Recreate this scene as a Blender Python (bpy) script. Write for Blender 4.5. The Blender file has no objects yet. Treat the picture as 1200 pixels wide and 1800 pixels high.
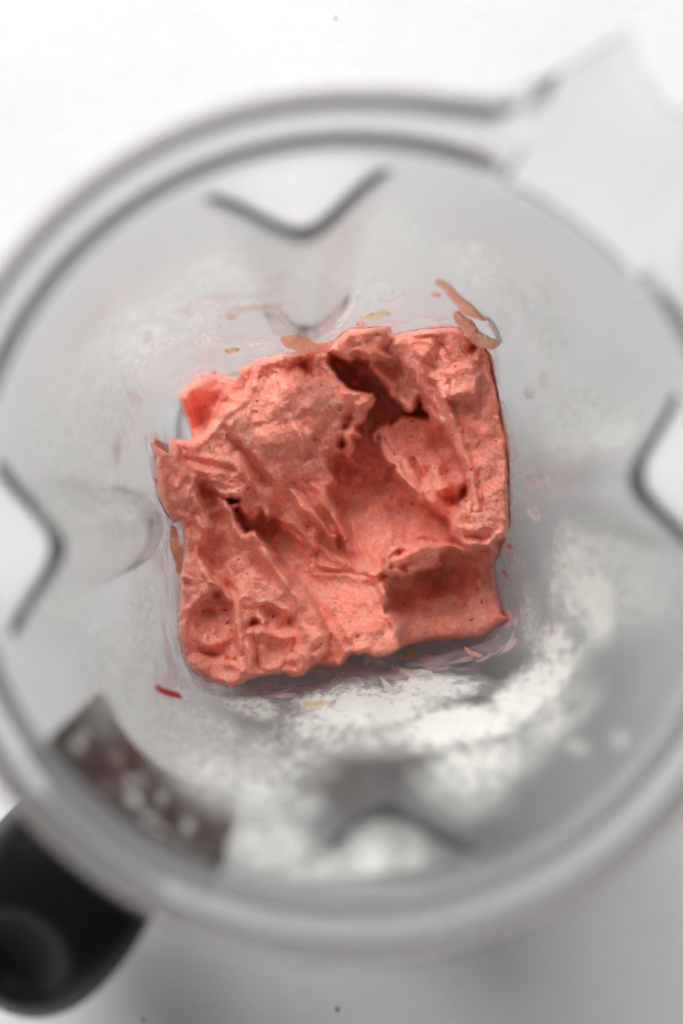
import bpy, math, random
import numpy as np
from mathutils import Vector

random.seed(5)
scene = bpy.context.scene

# ------------------------------------------------------------------ camera
# metres. The table top is z = 0, the camera looks straight down from ZC.
ZC = 0.575          # height of the lens
FP = 3622.0         # focal length in picture points (picture 1200 x 1800)
VX, VY = 505.0, 827.0   # picture point straight below the lens
ZS = 0.050          # mean height of the sorbet surface
cam_data = bpy.data.cameras.new("camera")
cam = bpy.data.objects.new("camera", cam_data)
scene.collection.objects.link(cam)
cam.location = (0, 0, ZC)
cam.rotation_euler = (0, 0, 0)
cam_data.sensor_fit = 'VERTICAL'
cam_data.sensor_height = 36.0
cam_data.lens = FP / 1800.0 * 36.0
cam_data.shift_x = (600 - VX) / 1800.0
cam_data.shift_y = -(900 - VY) / 1800.0
cam_data.clip_start = 0.01
cam_data.clip_end = 50
cam_data.dof.use_dof = True
cam_data.dof.focus_distance = ZC - ZS + 0.002
cam_data.dof.aperture_fstop = 4.2
scene.camera = cam

# ------------------------------------------------------------------ world and lamps
world = bpy.data.worlds.new("World")
scene.world = world
world.use_nodes = True
bg = world.node_tree.nodes["Background"]
bg.inputs[0].default_value = (1.0, 1.0, 1.0, 1)
bg.inputs[1].default_value = 0.19

def area_lamp(name, loc, target, sx, sy, power, color=(1, 1, 1)):
    ld = bpy.data.lights.new(name, 'AREA')
    ld.shape = 'RECTANGLE'
    ld.size, ld.size_y = sx, sy
    ld.energy = power
    ld.color = color
    o = bpy.data.objects.new(name, ld)
    scene.collection.objects.link(o)
    o.location = loc
    o.rotation_euler = (Vector(target) - Vector(loc)).to_track_quat('-Z', 'Y').to_euler()
    return o

area_lamp("window_light", (-0.62, 1.45, 1.28), (0.01, 0.0, 0.03), 1.7, 1.25, 84.0)
scene.view_settings.view_transform = 'Standard'
scene.view_settings.look = 'None'
scene.view_settings.exposure = 0.05
scene.view_settings.gamma = 1.0
scene.view_settings.use_curve_mapping = False
cy = scene.cycles
cy.use_denoising = True
cy.max_bounces = 24
cy.transparent_max_bounces = 32
cy.transmission_bounces = 16
cy.glossy_bounces = 6
cy.diffuse_bounces = 5
cy.sample_clamp_indirect = 0
cy.blur_glossy = 0.5

# ------------------------------------------------------------------ helpers
def at(px, py, z):
    """picture point at height z -> metres (arrays allowed)"""
    k = (ZC - z) / FP
    return (np.asarray(px) - VX) * k, -(np.asarray(py) - VY) * k

def to_px(x, y, z):
    k = FP / (ZC - z)
    return VX + x * k, VY - y * k

def mesh_obj(name, verts, faces, mat, parent=None, smooth=True):
    me = bpy.data.meshes.new(name)
    verts = np.asarray(verts, dtype=np.float32)
    faces = np.asarray(faces, dtype=np.int32)
    nv, nf, k = len(verts), len(faces), faces.shape[1]
    me.vertices.add(nv)
    me.vertices.foreach_set("co", verts.ravel())
    me.loops.add(nf * k)
    me.loops.foreach_set("vertex_index", faces.ravel())
    me.polygons.add(nf)
    me.polygons.foreach_set("loop_start", np.arange(0, nf * k, k, dtype=np.int32))
    me.update(calc_edges=True)
    me.validate()
    if smooth:
        me.shade_smooth()
    if mat is not None:
        me.materials.append(mat)
    o = bpy.data.objects.new(name, me)
    scene.collection.objects.link(o)
    if parent is not None:
        o.parent = parent
    return o

def tag(o, label=None, category=None, group=None, kind=None):
    if label: o["label"] = label
    if category: o["category"] = category
    if group: o["group"] = group
    if kind: o["kind"] = kind
    return o

def smooth01(t):
    t = np.clip(t, 0, 1)
    return t * t * (3 - 2 * t)

def lattice(seed, n=256):
    return np.random.RandomState(seed).rand(n, n)
_lat = {}
def vnoise(x, y, seed):
    if seed not in _lat: _lat[seed] = lattice(seed)
    L = _lat[seed]
    xi, yi = np.floor(x).astype(int), np.floor(y).astype(int)
    fx, fy = x - xi, y - yi
    fx = fx ** 3 * (fx * (fx * 6 - 15) + 10)
    fy = fy ** 3 * (fy * (fy * 6 - 15) + 10)
    a, b = L[xi % 256, yi % 256], L[(xi + 1) % 256, yi % 256]
    c, d = L[xi % 256, (yi + 1) % 256], L[(xi + 1) % 256, (yi + 1) % 256]
    return ((a * (1 - fx) + b * fx) * (1 - fy) + (c * (1 - fx) + d * fx) * fy) * 2 - 1
def fbm(x, y, scale, octaves=3, seed=1, gain=0.5):
    s, a, t = 0, 1.0, 0
    ca, sa = math.cos(0.6), math.sin(0.6)
    x, y = x / scale, y / scale
    for i in range(octaves):
        s = s + a * vnoise(x + 17.3 * i, y + 9.1 * i, seed + i)
        t += a
        a *= gain
        x, y = (x * ca - y * sa) * 2.03, (x * sa + y * ca) * 2.03
    return s / t

# material helpers -------------------------------------------------
def new_mat(name):
    m = bpy.data.materials.new(name)
    m.use_nodes = True
    nt = m.node_tree
    nt.nodes.clear()
    out = nt.nodes.new("ShaderNodeOutputMaterial")
    return m, nt, out
def node(nt, t, **kw):
    n = nt.nodes.new(t)
    for k, v in kw.items():
        if k in n.inputs: n.inputs[k].default_value = v
        else: setattr(n, k, v)
    return n
def ramp(nt, stops, interp='LINEAR'):
    r = nt.nodes.new("ShaderNodeValToRGB")
    r.color_ramp.interpolation = interp
    e = r.color_ramp.elements
    while len(e) < len(stops): e.new(0.5)
    for i, (p, c) in enumerate(stops):
        e[i].position = p
        e[i].color = c if len(c) == 4 else (*c, 1)
    return r

# ------------------------------------------------------------------ table top
def plaster_material():
    m, nt, out = new_mat("white_plaster")
    tc = node(nt, "ShaderNodeTexCoord")
    p = node(nt, "ShaderNodeBsdfPrincipled", Roughness=0.75)
    n1 = node(nt, "ShaderNodeTexNoise", Scale=14, Detail=8, Roughness=0.65)
    n2 = node(nt, "ShaderNodeTexNoise", Scale=260, Detail=6, Roughness=0.7)
    mp = node(nt, "ShaderNodeMapping")
    mp.inputs["Scale"].default_value = (0.6, 1.3, 1)
    mp.inputs["Rotation"].default_value = (0, 0, 0.15)
    n3 = node(nt, "ShaderNodeTexNoise", Scale=420, Detail=3, Roughness=0.6)
    nt.links.new(tc.outputs["Object"], n1.inputs["Vector"])
    nt.links.new(tc.outputs["Object"], mp.inputs["Vector"])
    nt.links.new(mp.outputs[0], n2.inputs["Vector"])
    nt.links.new(tc.outputs["Object"], n3.inputs["Vector"])
    c1 = ramp(nt, [(0.3, (0.62, 0.62, 0.622)), (0.7, (0.70, 0.70, 0.70))])
    nt.links.new(n1.outputs[0], c1.inputs[0])
    c2 = ramp(nt, [(0.25, (0.93, 0.93, 0.93)), (0.5, (1, 1, 1))])
    nt.links.new(n2.outputs[0], c2.inputs[0])
    c3 = ramp(nt, [(0.24, (0.55, 0.54, 0.52)), (0.30, (1, 1, 1))])
    nt.links.new(n3.outputs[0], c3.inputs[0])
    mx = node(nt, "ShaderNodeMix", data_type='RGBA', blend_type='MULTIPLY')
    mx.inputs[0].default_value = 0.8
    nt.links.new(c1.outputs[0], mx.inputs[6]); nt.links.new(c2.outputs[0], mx.inputs[7])
    mx2 = node(nt, "ShaderNodeMix", data_type='RGBA', blend_type='MULTIPLY')
    mx2.inputs[0].default_value = 0.6
    nt.links.new(mx.outputs[2], mx2.inputs[6]); nt.links.new(c3.outputs[0], mx2.inputs[7])
    nt.links.new(mx2.outputs[2], p.inputs["Base Color"])
    ad = node(nt, "ShaderNodeMath", operation='ADD')
    nt.links.new(n1.outputs[0], ad.inputs[0]); nt.links.new(n2.outputs[0], ad.inputs[1])
    b = node(nt, "ShaderNodeBump", Strength=0.25, Distance=0.0005)
    nt.links.new(ad.outputs[0], b.inputs["Height"])
    nt.links.new(b.outputs[0], p.inputs["Normal"])
    nt.links.new(p.outputs[0], out.inputs[0])
    return m
M_plaster = plaster_material()
g = []
for j in range(41):
    for i in range(41):
        x, y = -0.6 + 1.2 * i / 40, -0.6 + 1.2 * j / 40
        g.append((x, y, 0.0))
f = [(j * 41 + i, j * 41 + i + 1, (j + 1) * 41 + i + 1, (j + 1) * 41 + i) for j in range(40) for i in range(40)]
table = mesh_obj("table_top", g, f, M_plaster)
tag(table, "white plaster coated table top with faint trowel marks", "table", kind="structure")

# ------------------------------------------------------------------ the jar
AX, AY = 0.01189, -0.01015        # jar axis
SPOUT = math.radians(53)
HANDLE = SPOUT + math.pi
TWIST = math.radians(8)
def angd(a, b):
    return (a - b + np.pi) % (2 * np.pi) - np.pi

Z_RIM = 0.200
Z_TOP = 0.186
def soft_table(z, v, sigma=0.006):
    zz = np.linspace(-0.02, 0.24, 521)
    vv = np.interp(zz, z, v)
    k = np.exp(-0.5 * (np.arange(-40, 41) * 0.0005 / sigma) ** 2); k /= k.sum()
    return zz, np.convolve(np.pad(vv, 40, mode='edge'), k, mode='valid')
A_Z, A_R = soft_table([0.0, 0.012, 0.05, 0.082, 0.10, Z_TOP, 0.21], [0.0390, 0.0408, 0.0458, 0.0502, 0.0538, 0.0720, 0.0728])
N_Z, N_N = soft_table([0.012, 0.05, 0.09, 0.14, 0.175], [6.0, 6.0, 4.4, 2.5, 2.0], 0.01)
def wall_r(phi, z, grow=0.0):
    """inner radius of the jar wall (metres) at angle phi, height z"""
    t = np.clip((z - 0.012) / (Z_TOP - 0.012), 0, 1)
    a = np.interp(z, A_Z, A_R)
    n = np.interp(z, N_Z, N_N)
    c, s = np.abs(np.cos(phi - TWIST)), np.abs(np.sin(phi - TWIST))
    r = a * (c ** n + s ** n + 1e-9) ** (-1.0 / n)
    # four inward ribs
    D = np.interp(z, [0.012, 0.05, 0.10, 0.168], [0.0022, 0.0030, 0.0075, 0.0128]) * smooth01((0.1785 - z) / 0.0085)
    W = np.interp(z, [0.012, 0.05, 0.168], [0.15, 0.17, 0.245])
    for k in range(4):
        d = np.abs(angd(phi, math.radians([98.5, 184.5, 276.5, 8.0][k])))
        u = d / W
        soft = [0.24, 0.36, 0.27, 0.42][k]
        tent = (1.13 - np.sqrt(u * u + soft)) / (1.13 - math.sqrt(soft))
        tent = 0.5 * (tent + np.sqrt(tent * tent + 0.05)) - 0.02
        low = [1.0, 1.0, 0.3, 0.0][k]
        r = r - D * np.clip(tent, 0.0, 1.0) * (low + (1 - low) * smooth01((z - 0.045) / 0.10))
    return r + grow

SP_A = np.radians([0, 4, 6.6, 7.8, 9.2, 11.7, 14, 16.8, 19.4, 25, 35])
SP_R = np.array([935, 958, 994, 1012, 972, 906, 858, 820, 797, 784, 775]) / FP * (ZC - 0.198)
def rim_r(phi):
    d = np.abs(angd(phi, SPOUT))
    return np.interp(d, SP_A, SP_R)
def chord_w(phi):
    d = np.abs(angd(phi, SPOUT))
    return smooth01((math.radians(14.2) - d) / math.radians(2.0))

NPHI = 1080
phi = np.linspace(0, 2 * np.pi, NPHI, endpoint=False)
def inner_profile():
    """rows of (r, z) arrays from the wall foot up to the rim"""
    rows = []
    zs = np.concatenate([np.linspace(0.004, 0.012, 3)[:-1], np.linspace(0.012, 0.166, 64)[:-1], np.linspace(0.166, 0.180, 22), ])
    w = chord_w(phi)
    d = angd(phi, SPOUT)
    rc = 0.0735 / np.cos(np.clip(d, -0.4, 0.4))
    for z in zs:
        zz = np.full_like(phi, z)
        rows.append((wall_r(phi, zz), zz))
    r0 = wall_r(phi, np.full_like(phi, 0.180))
    ro = rim_r(phi)
    # (distance outwards in mm or fraction, height): lid ledge, collar, rolled lip
    prof = [(0.1, 0.1825), (0.25, 0.1845), (0.7, 0.1862), (1.5, 0.1871), (2.6, 0.1874), (3.5, 0.1876), (4.0, 0.1883), (4.3, 0.1900), (4.5, 0.1925), (4.7, 0.1950), (5.0, 0.1972), (5.5, 0.1988), (6.2, 0.1998), (7.0, 0.2002), (7.7, 0.1999), (8.3, 0.1988), (8.7, 0.1970), (8.8, 0.1945)]
    for mm, z in prof:
        fr = mm / 8.8
        zsp = np.interp(fr, [0, 0.04, 0.3, 0.8, 0.95, 1.0], [0.1805, 0.1822, 0.1850, 0.1930, 0.1966, 0.1925])
        rr = r0 + (ro - r0) * fr
        rows.append((rr, z * (1 - w) + zsp * w))
    return rows
def outer_profile():
    rows = []
    w = chord_w(phi)
    ro = rim_r(phi)
    r1 = wall_r(phi, np.full_like(phi, 0.180)) + 0.0026
    for fr, z in [(0.995, 0.1915), (0.97, 0.1885), (0.93, 0.1868), (0.85, 0.1862), (0.7, 0.1868), (0.5, 0.1865), (0.3, 0.1855), (0.12, 0.1835), (0.03, 0.1805)]:
        zsp = np.interp(fr, [0, 0.04, 0.3, 0.8, 0.95, 1.0], [0.1775, 0.1790, 0.182, 0.1908, 0.1925, 0.193])
        rr = r1 + (ro - r1) * fr
        rows.append((rr, z * (1 - w) + zsp * w))
    for z in np.concatenate([np.linspace(0.178, 0.164, 20), np.linspace(0.164, 0.0, 60)[1:]]):
        zz = np.full_like(phi, z)
        rows.append((wall_r(phi, zz) + 0.0028, zz))
    return rows

def jar_material(name, cloud, clear, ior):
    m, nt, out = new_mat(name)
    rf = node(nt, "ShaderNodeBsdfRefraction", Roughness=0.10, IOR=ior)
    # the longer the way through the plastic, the more it greys
    lw = node(nt, "ShaderNodeLayerWeight"); lw.inputs["Blend"].default_value = 0.5
    ma = node(nt, "ShaderNodeMath", operation='MULTIPLY_ADD'); ma.inputs[1].default_value = -(0.985 - clear) / 0.67; ma.inputs[2].default_value = 0.985
    cc = node(nt, "ShaderNodeCombineColor")
    nt.links.new(lw.outputs["Facing"], ma.inputs[0])
    mr = node(nt, "ShaderNodeMath", operation='MULTIPLY'); mr.inputs[1].default_value = 0.992
    nt.links.new(ma.outputs[0], mr.inputs[0])
    nt.links.new(mr.outputs[0], cc.inputs[0])
    for ch in (1, 2): nt.links.new(ma.outputs[0], cc.inputs[ch])
    nt.links.new(cc.outputs[0], rf.inputs["Color"])
    gs = node(nt, "ShaderNodeBsdfGlossy", Roughness=0.15)
    gs.inputs["Color"].default_value = (0.9, 0.9, 0.9, 1)
    fr = node(nt, "ShaderNodeFresnel", IOR=1.055)
    gl = node(nt, "ShaderNodeMixShader")
    nt.links.new(fr.outputs[0], gl.inputs[0])
    nt.links.new(rf.outputs[0], gl.inputs[1]); nt.links.new(gs.outputs[0], gl.inputs[2])
    df = node(nt, "ShaderNodeBsdfDiffuse"); df.inputs[0].default_value = (0.75, 0.75, 0.75, 1)
    tl = node(nt, "ShaderNodeBsdfTranslucent"); tl.inputs[0].default_value = (0.8, 0.8, 0.8, 1)
    m1 = node(nt, "ShaderNodeMixShader"); m1.inputs[0].default_value = 0.5
    m2 = node(nt, "ShaderNodeMixShader"); m2.inputs[0].default_value = cloud
    nt.links.new(df.outputs[0], m1.inputs[1]); nt.links.new(tl.outputs[0], m1.inputs[2])
    nt.links.new(gl.outputs[0], m2.inputs[1]); nt.links.new(m1.outputs[0], m2.inputs[2])
    nt.links.new(m2.outputs[0], out.inputs[0])
    return m
M_jar = jar_material("clear_plastic", 0.055, 0.78, 1.18)
M_rim = jar_material("frosted_plastic", 0.20, 0.90, 1.30)
M_spout = jar_material("clear_spout_plastic", 0.12, 0.93, 1.46)
jar = bpy.data.objects.new("blender_jar", None)
scene.collection.objects.link(jar)
jar.location = (AX, AY, 0)
tag(jar, "clear round blender jar with four inward ribs and a wide pouring spout, seen from above", "blender jar")

rows = inner_profile() + outer_profile()
V = np.zeros((len(rows), NPHI, 3))
for i, (r, z) in enumerate(rows):
    V[i, :, 0] = r * np.cos(phi); V[i, :, 1] = r * np.sin(phi); V[i, :, 2] = z
nr = len(rows)
idx = np.arange(nr * NPHI).reshape(nr, NPHI)
nxt = np.roll(idx, -1, axis=1)
F = np.stack([idx, np.roll(idx, -1, axis=0) * 0 + np.vstack([idx[1:], idx[:1]]), np.vstack([nxt[1:], nxt[:1]]), nxt], axis=-1).reshape(-1, 4)
V2 = V.reshape(-1, 3)
n_in = len(inner_profile()); n_wall_in = n_in - 18
frow = np.repeat(np.arange(nr), NPHI); fcol = np.tile(np.arange(NPHI), nr)
is_rim = (frow >= n_wall_in - 1) & (frow < n_in + 9)
near_spout = np.abs(angd(phi, SPOUT))[fcol] < math.radians(14.0)
def part_of(name, sel, mat):
    f_ = F[sel]; u, inv_ = np.unique(f_, return_inverse=True)
    return mesh_obj(name, V2[u], inv_.reshape(-1, 4), mat, jar)
body = part_of("jar_wall", ~is_rim, M_jar)
rim = part_of("jar_rim", is_rim & ~near_spout, M_rim)
spout = part_of("pouring_spout", is_rim & near_spout, M_spout)

# where the sight line through a picture point meets the inner wall
_zz = np.linspace(0.186, 0.010, 500)
def wall_hit(px, py):
    px = np.atleast_1d(px).astype(float); py = np.atleast_1d(py).astype(float)
    zc = np.full(px.shape, 0.010)
    done = np.zeros(px.shape, bool)
    for z in _zz:
        x, y = at(px, py, z)
        x, y = x - AX, y - AY
        rr = np.hypot(x, y)
        hit = (~done) & (rr >= wall_r(np.arctan2(y, x), np.full(px.shape, z)))
        zc[hit] = z
        done |= hit
    return zc

# ------------------------------------------------------------------ the sorbet
# a sculpted surface: every lobe, fold, torn edge and hollow is laid over the one below.
# horizontal positions are points on the plane z = ZS, heights h in the same step (0.145 mm).
U = (ZC - ZS) / FP
GX0, GX1, GY0, GY1 = 252.0, 912.0, 556.0, 1222.0
STEP = 1.15
gx = np.arange(GX0, GX1, STEP); gy = np.arange(GY0, GY1, STEP)
X, Y = np.meshgrid(gx, gy)
# torn, crumbly edges: every outline is read through this warp
WX = X + 3.4 * fbm(X, Y, 17, 2, 21) + 2.3 * fbm(X, Y, 6.0, 2, 31)
WY = Y + 3.4 * fbm(X, Y, 17, 2, 22) + 2.3 * fbm(X, Y, 6.0, 2, 32)
PWX, PWY = 9 * fbm(X, Y, 24, 2, 41), 9 * fbm(X, Y, 24, 2, 42)
# the outer edge, pressed smooth by the plastic
SX = X + 1.2 * fbm(X, Y, 14, 2, 23); SY = Y + 1.2 * fbm(X, Y, 14, 2, 24)

def poly_sd(pts, px, py):
    """signed distance, positive inside"""
    pts = np.asarray(pts, float)
    d2 = np.full(px.shape, 1e12); inside = np.zeros(px.shape, bool)
    n = len(pts)
    for i in range(n):
        x0, y0 = pts[i]; x1, y1 = pts[(i + 1) % n]
        ex, ey = x1 - x0, y1 - y0
        L2 = ex * ex + ey * ey + 1e-9
        t = np.clip(((px - x0) * ex + (py - y0) * ey) / L2, 0, 1)
        d2 = np.minimum(d2, (px - x0 - t * ex) ** 2 + (py - y0 - t * ey) ** 2)
        c = (y0 > py) != (y1 > py)
        if y1 != y0:
            inside ^= c & (px < (x1 - x0) * (py - y0) / (y1 - y0) + x0)
    d = np.sqrt(d2)
    return np.where(inside, d, -d)

def field(ctrl, power=2.6):
    """smooth surface through (x, y, h) points"""
    num = 0; den = 0
    for x, y, h in ctrl:
        w = 1.0 / ((X - x) ** 2 + (Y - y) ** 2 + 120.0) ** (power / 2)
        num = num + w * h; den = den + w
    return num / den

def line_d(pts, px, py):
    d2 = np.full(px.shape, 1e12); tt = np.zeros(px.shape)
    n = len(pts) - 1
    for i in range(n):
        (x0, y0), (x1, y1) = pts[i], pts[i + 1]
        ex, ey = x1 - x0, y1 - y0
        t = np.clip(((px - x0) * ex + (py - y0) * ey) / (ex * ex + ey * ey + 1e-9), 0, 1)
        q = (px - x0 - t * ex) ** 2 + (py - y0 - t * ey) ** 2
        m = q < d2
        d2 = np.where(m, q, d2); tt = np.where(m, (i + t) / n, tt)
    return np.sqrt(d2), tt

FLOOR = -175.0
H = np.full(X.shape, FLOOR)

def sheet(pts, ctrl, lip=9.0, drop=14.0, edge=2.2, warp='torn', tear=None):
    """lay a sheet over what is there; its rim rounds off over lip and falls away"""
    global H
    px, py = (WX, WY) if warp == 'torn' else (SX, SY)
    lip, drop = lip * 1.15, drop * 1.05
    d = poly_sd(pts, px, py)
    h = field(ctrl)
    e = np.clip(d / lip, 0, 1)
    h = h - drop * (1 - np.sqrt(1 - (1 - e) ** 2))
    if warp == 'torn':
        h = h + 5.0 * np.exp(-((d - 10.0) / 6.5) ** 2) * (0.75 + 0.6 * fbm(X, Y, 40, 1, 57))
    w = smooth01((d + edge * 0.5) / edge)
    H = H * (1 - w) + h * w

def ridge(pts, width, height, skew=0.0, warp=True, taper=0.25):
    global H
    px, py = (WX, WY) if warp else (X, Y)
    d, t = line_d(pts, px, py)
    s = smooth01(np.minimum(t, 1 - t) / taper) if taper > 0 else 1.0
    H = H + 1.2 * height * np.exp(-(d / width) ** 2) * (0.25 + 0.75 * s)

def pit(x, y, rx, ry, depth, rot=0.0, sharp=2.0):
    global H
    c, s = math.cos(math.radians(rot)), math.sin(math.radians(rot))
    wx_, wy_ = WX + PWX * min(1, rx / 14), WY + PWY * min(1, rx / 14)
    u = ((wx_ - x) * c + (wy_ - y) * s) / rx
    v = (-(wx_ - x) * s + (wy_ - y) * c) / ry
    H = H - 0.95 * depth * np.exp(-(u * u + v * v) ** (sharp / 2) * 1.0)

OUTLINE = [(313,700),(318,685),(345,662),(372,655),(400,660),(418,662),(421,648),(445,635),(470,627),(500,622),(540,618),(580,616),(588,598),
 (600,585),(615,576),(650,574),(685,574),(687,586),(700,586),(740,577),(790,572),(806,574),(820,585),(830,597),(850,608),(862,622),(867,640),
 (873,680),(880,710),(887,745),(893,770),(896,810),(895,850),(896,890),(896,920),(890,945),(882,962),(877,980),(869,981),(868,1000),(872,1030),
 (879,1055),(885,1078),(898,1082),(900,1090),(884,1097),(862,1110),(845,1121),(800,1124),(750,1127),(720,1135),(706,1140),(695,1148),(680,1155),
 (655,1158),(640,1150),(615,1153),(608,1165),(600,1172),(580,1173),(560,1171),(545,1178),(530,1190),(510,1192),(500,1185),(475,1187),(440,1195),
 (430,1203),(405,1210),(380,1203),(360,1197),(338,1180),(322,1158),(313,1120),(312,1080),(317,1040),(316,1010),(321,985),(323,950),(318,915),
 (304,918),(292,905),(280,880),(273,845),(272,800),(264,775),(270,770),(284,790),(298,800),(300,770),(312,772),(335,774),(338,765),(327,735)]

# the floor of the whole mass
sheet(OUTLINE, [(350,690,-46),(400,700,-52),(350,740,-60),(620,660,-50),(650,720,-62),(620,830,-66),(690,900,-60),(760,930,-50),(640,980,-44),
  (580,1030,-30),(620,1080,-16),(630,1130,-4),(680,1100,-8),(600,1160,-12),(560,1160,-20),(450,930,-74),(500,980,-56),(540,1040,-40),(590,1120,-22),
  (790,1000,-90),(760,1030,-88),(715,1050,-74),(850,1060,-62),(800,1100,-50),(860,990,-66),(730,1110,-52),(880,1088,-44),(800,1050,-84)], lip=14, drop=12, edge=3, warp='smooth')
# chunk at the upper left corner, hollow and thin
sheet([(313,700),(318,685),(345,662),(372,655),(400,660),(420,664),(450,660),(470,700),(420,780),(340,775),(327,735)],
  [(350,685,-44),(380,680,-50),(345,720,-72),(385,705,-66),(405,680,-42),(335,705,-44),(360,745,-74),(410,700,-40),(325,700,-36)], lip=14, drop=16, edge=3, warp='smooth')
pit(352,725,20,32,16,15); ridge([(405,690),(380,715),(355,760)], 7, 8)

# right deep hollow is part of the floor; the plateau ends at a torn cliff above it
sheet([(560,1000),(600,1000),(650,1010),(690,1012),(685,1030),(680,1052),(682,1078),(690,1084),(697,1094),(706,1102),(702,1110),(699,1120),(706,1132),
   (706,1140),(695,1148),(680,1155),(655,1158),(640,1150),(615,1153),(600,1172),(560,1171),(540,1150),(520,1100),(500,1000),(440,930),(420,890),(500,880),(560,940)],
  [(460,920,-82),(480,960,-70),(520,1000,-56),(560,1020,-48),(600,1020,-44),(640,1030,-38),(590,1070,-32),(640,1070,-24),(670,1060,-26),(620,1110,-12),
   (660,1110,-8),(680,1130,-4),(640,1140,-6),(590,1150,-20),(570,1120,-28),(690,1100,-14),(550,1070,-42)], lip=8, drop=9, edge=3)
ridge([(560,1080),(590,1120),(605,1150)], 6, 3); ridge([(585,1075),(605,1110),(625,1135)], 5, 2.5); ridge([(600,1120),(640,1108),(670,1110)], 6, 3)
ridge([(683,1083),(695,1092),(705,1096)], 6, 9, taper=0)

# slope between the big bowl and the lower channel
sheet([(440,890),(475,908),(500,936),(520,952),(545,966),(570,978),(600,1001),(625,1012),(655,1013),(690,1012),(690,985),(740,955),(800,955),(840,975),(850,900),(800,800),
   (740,680),(640,640),(575,630),(560,800),(500,880)],
  [(470,900,-50),(500,930,-46),(545,960,-44),(600,995,-36),(650,1005,-32),(620,940,-62),(610,880,-84),(600,820,-94),(630,770,-90),(600,660,-80),(650,700,-86),(690,740,-80),
   (660,840,-92),(700,890,-80),(740,930,-58),(680,960,-48),(790,930,-56),(740,860,-72),(780,955,-46),(655,975,-44),(640,640,-56),(830,940,-50),(570,930,-50)], lip=10, drop=9, edge=4)
ridge([(615,880),(622,940),(640,975),(660,1000)], 7, 5, warp=False); ridge([(640,930),(655,965),(668,985)], 8, 3, warp=False)

# bowl wall that hangs between bowl and scoop, with its little torn fins
sheet([(664,755),(673,748),(680,736),(688,745),(705,730),(760,735),(800,770),(830,840),(835,900),(800,935),(785,912),(765,897),(752,884),(737,883),(728,870),(716,856),(702,842),(692,834),
   (690,822),(674,817),(668,800),(664,780),(652,774),(650,762)],
  [(672,765,-34),(690,800,-30),(715,840,-24),(745,868,-14),(720,760,-52),(745,790,-52),(760,830,-42),(790,830,-56),(780,860,-24),(800,860,-40),(770,780,-62),(700,745,-50),
   (765,880,-10),(800,900,-16),(790,915,-26),(700,820,-28),(730,850,-20)], lip=6, drop=9)
ridge([(722,800),(732,825),(745,850)], 5, -16); ridge([(692,815),(720,850),(745,872)], 5, 6); ridge([(770,862),(785,858),(795,868)], 6, 10)
pit(790,885,17,16,34,40); pit(817,868,8,17,34,20); pit(665,768,3.2,5,24); ridge([(680,742),(684,775),(697,800)], 5, 7)
pit(672,690,40,20,4)

# right mass
RIGHT = [(577,618),(588,598),(600,585),(615,576),(650,574),(685,574),(687,586),(700,586),(740,577),(790,572),(806,574),(820,585),(830,597),(850,608),(862,622),(867,640),
 (873,680),(880,710),(887,745),(893,770),(896,810),(895,850),(896,890),(896,920),(893,944),(884,950),(877,948),(868,957),(868,964),(860,965),(848,960),(835,962),(828,970),(816,972),(808,962),(803,948),
 (795,945),(790,930),(794,915),(805,900),(818,880),(824,876),(822,862),(818,845),(812,826),(806,810),(798,792),(788,770),(778,756),(770,745),(762,752),(756,748),(752,730),(745,720),(738,700),
 (732,716),(723,729),(712,722),(702,714),(694,702),(684,694),(678,682),(666,664),(654,655),(645,645),(640,634),(628,628),(616,627),(608,636),(598,632)]
sheet(RIGHT, [(600,610,14),(640,600,20),(680,600,16),(740,600,12),(800,590,10),(850,630,4),(865,700,6),(880,780,10),(885,860,12),(880,930,2),(830,950,-6),(800,930,-8),
  (850,900,8),(835,830,-2),(825,780,-8),(800,760,-14),(790,720,-14),(760,690,-10),(720,650,-6),(700,690,-26),(720,715,-22),(670,640,-18),(650,640,-16),(690,650,-30),(750,640,6),(780,630,10),(820,660,14),
  (815,700,8),(850,760,14),(855,820,12),(740,700,-18),(770,740,-24),(808,800,-18),(820,850,-14)], lip=9, drop=14, edge=2.2)
# upper tongue over the lower one
sheet([(676,608),(700,590),(760,590),(800,640),(790,700),(815,760),(840,830),(850,900),(830,900),(824,860),(815,820),(800,790),(785,760),(775,745),(768,725),(756,710),(742,690),(730,675),(722,660),(712,655),(704,640),(698,628),(684,622)],
  [(700,610,14),(740,640,8),(750,680,2),(780,720,-2),(800,760,-4),(830,830,-2),(720,630,10),(760,700,-2),(840,880,0),(720,655,2),(780,690,4)], lip=8, drop=10, edge=3)
ridge([(745,655),(760,690),(785,740),(805,790)], 7, -9); ridge([(757,720),(772,745),(790,775)], 6, 7)
ridge([(640,640),(668,670),(700,715)], 6, 7, taper=0.1); ridge([(655,640),(680,665),(705,690)], 7, 5)
sheet([(782,655),(800,640),(830,635),(845,660),(843,690),(840,703),(828,698),(812,697),(800,703),(788,698),(784,685),(790,670)],
  [(800,655,18),(830,660,20),(800,692,24),(830,694,22),(785,690,18)], lip=9, drop=14, edge=3)
ridge([(802,706),(822,712),(835,716)], 8, -6); pit(833,612,7,9,24,30); ridge([(840,596),(856,612),(862,640)], 5, 6, warp=False)
ridge([(835,700),(845,760),(842,830)], 7, -5); ridge([(720,612),(745,622),(760,610)], 9, 5); ridge([(775,600),(765,630),(748,650)], 9, -7); pit(767,650,14,9,8,-30)
ridge([(800,925),(830,930),(860,925)], 8, 6); ridge([(808,944),(840,946),(870,938)], 6, -5); ridge([(820,955),(845,957),(862,960)], 5, 6)
pit(850,895,10,5,8,60); pit(870,770,10,12,5)
ridge([(843,600),(852,640),(866,720),(878,790)], 5, -3, warp=False)
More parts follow.
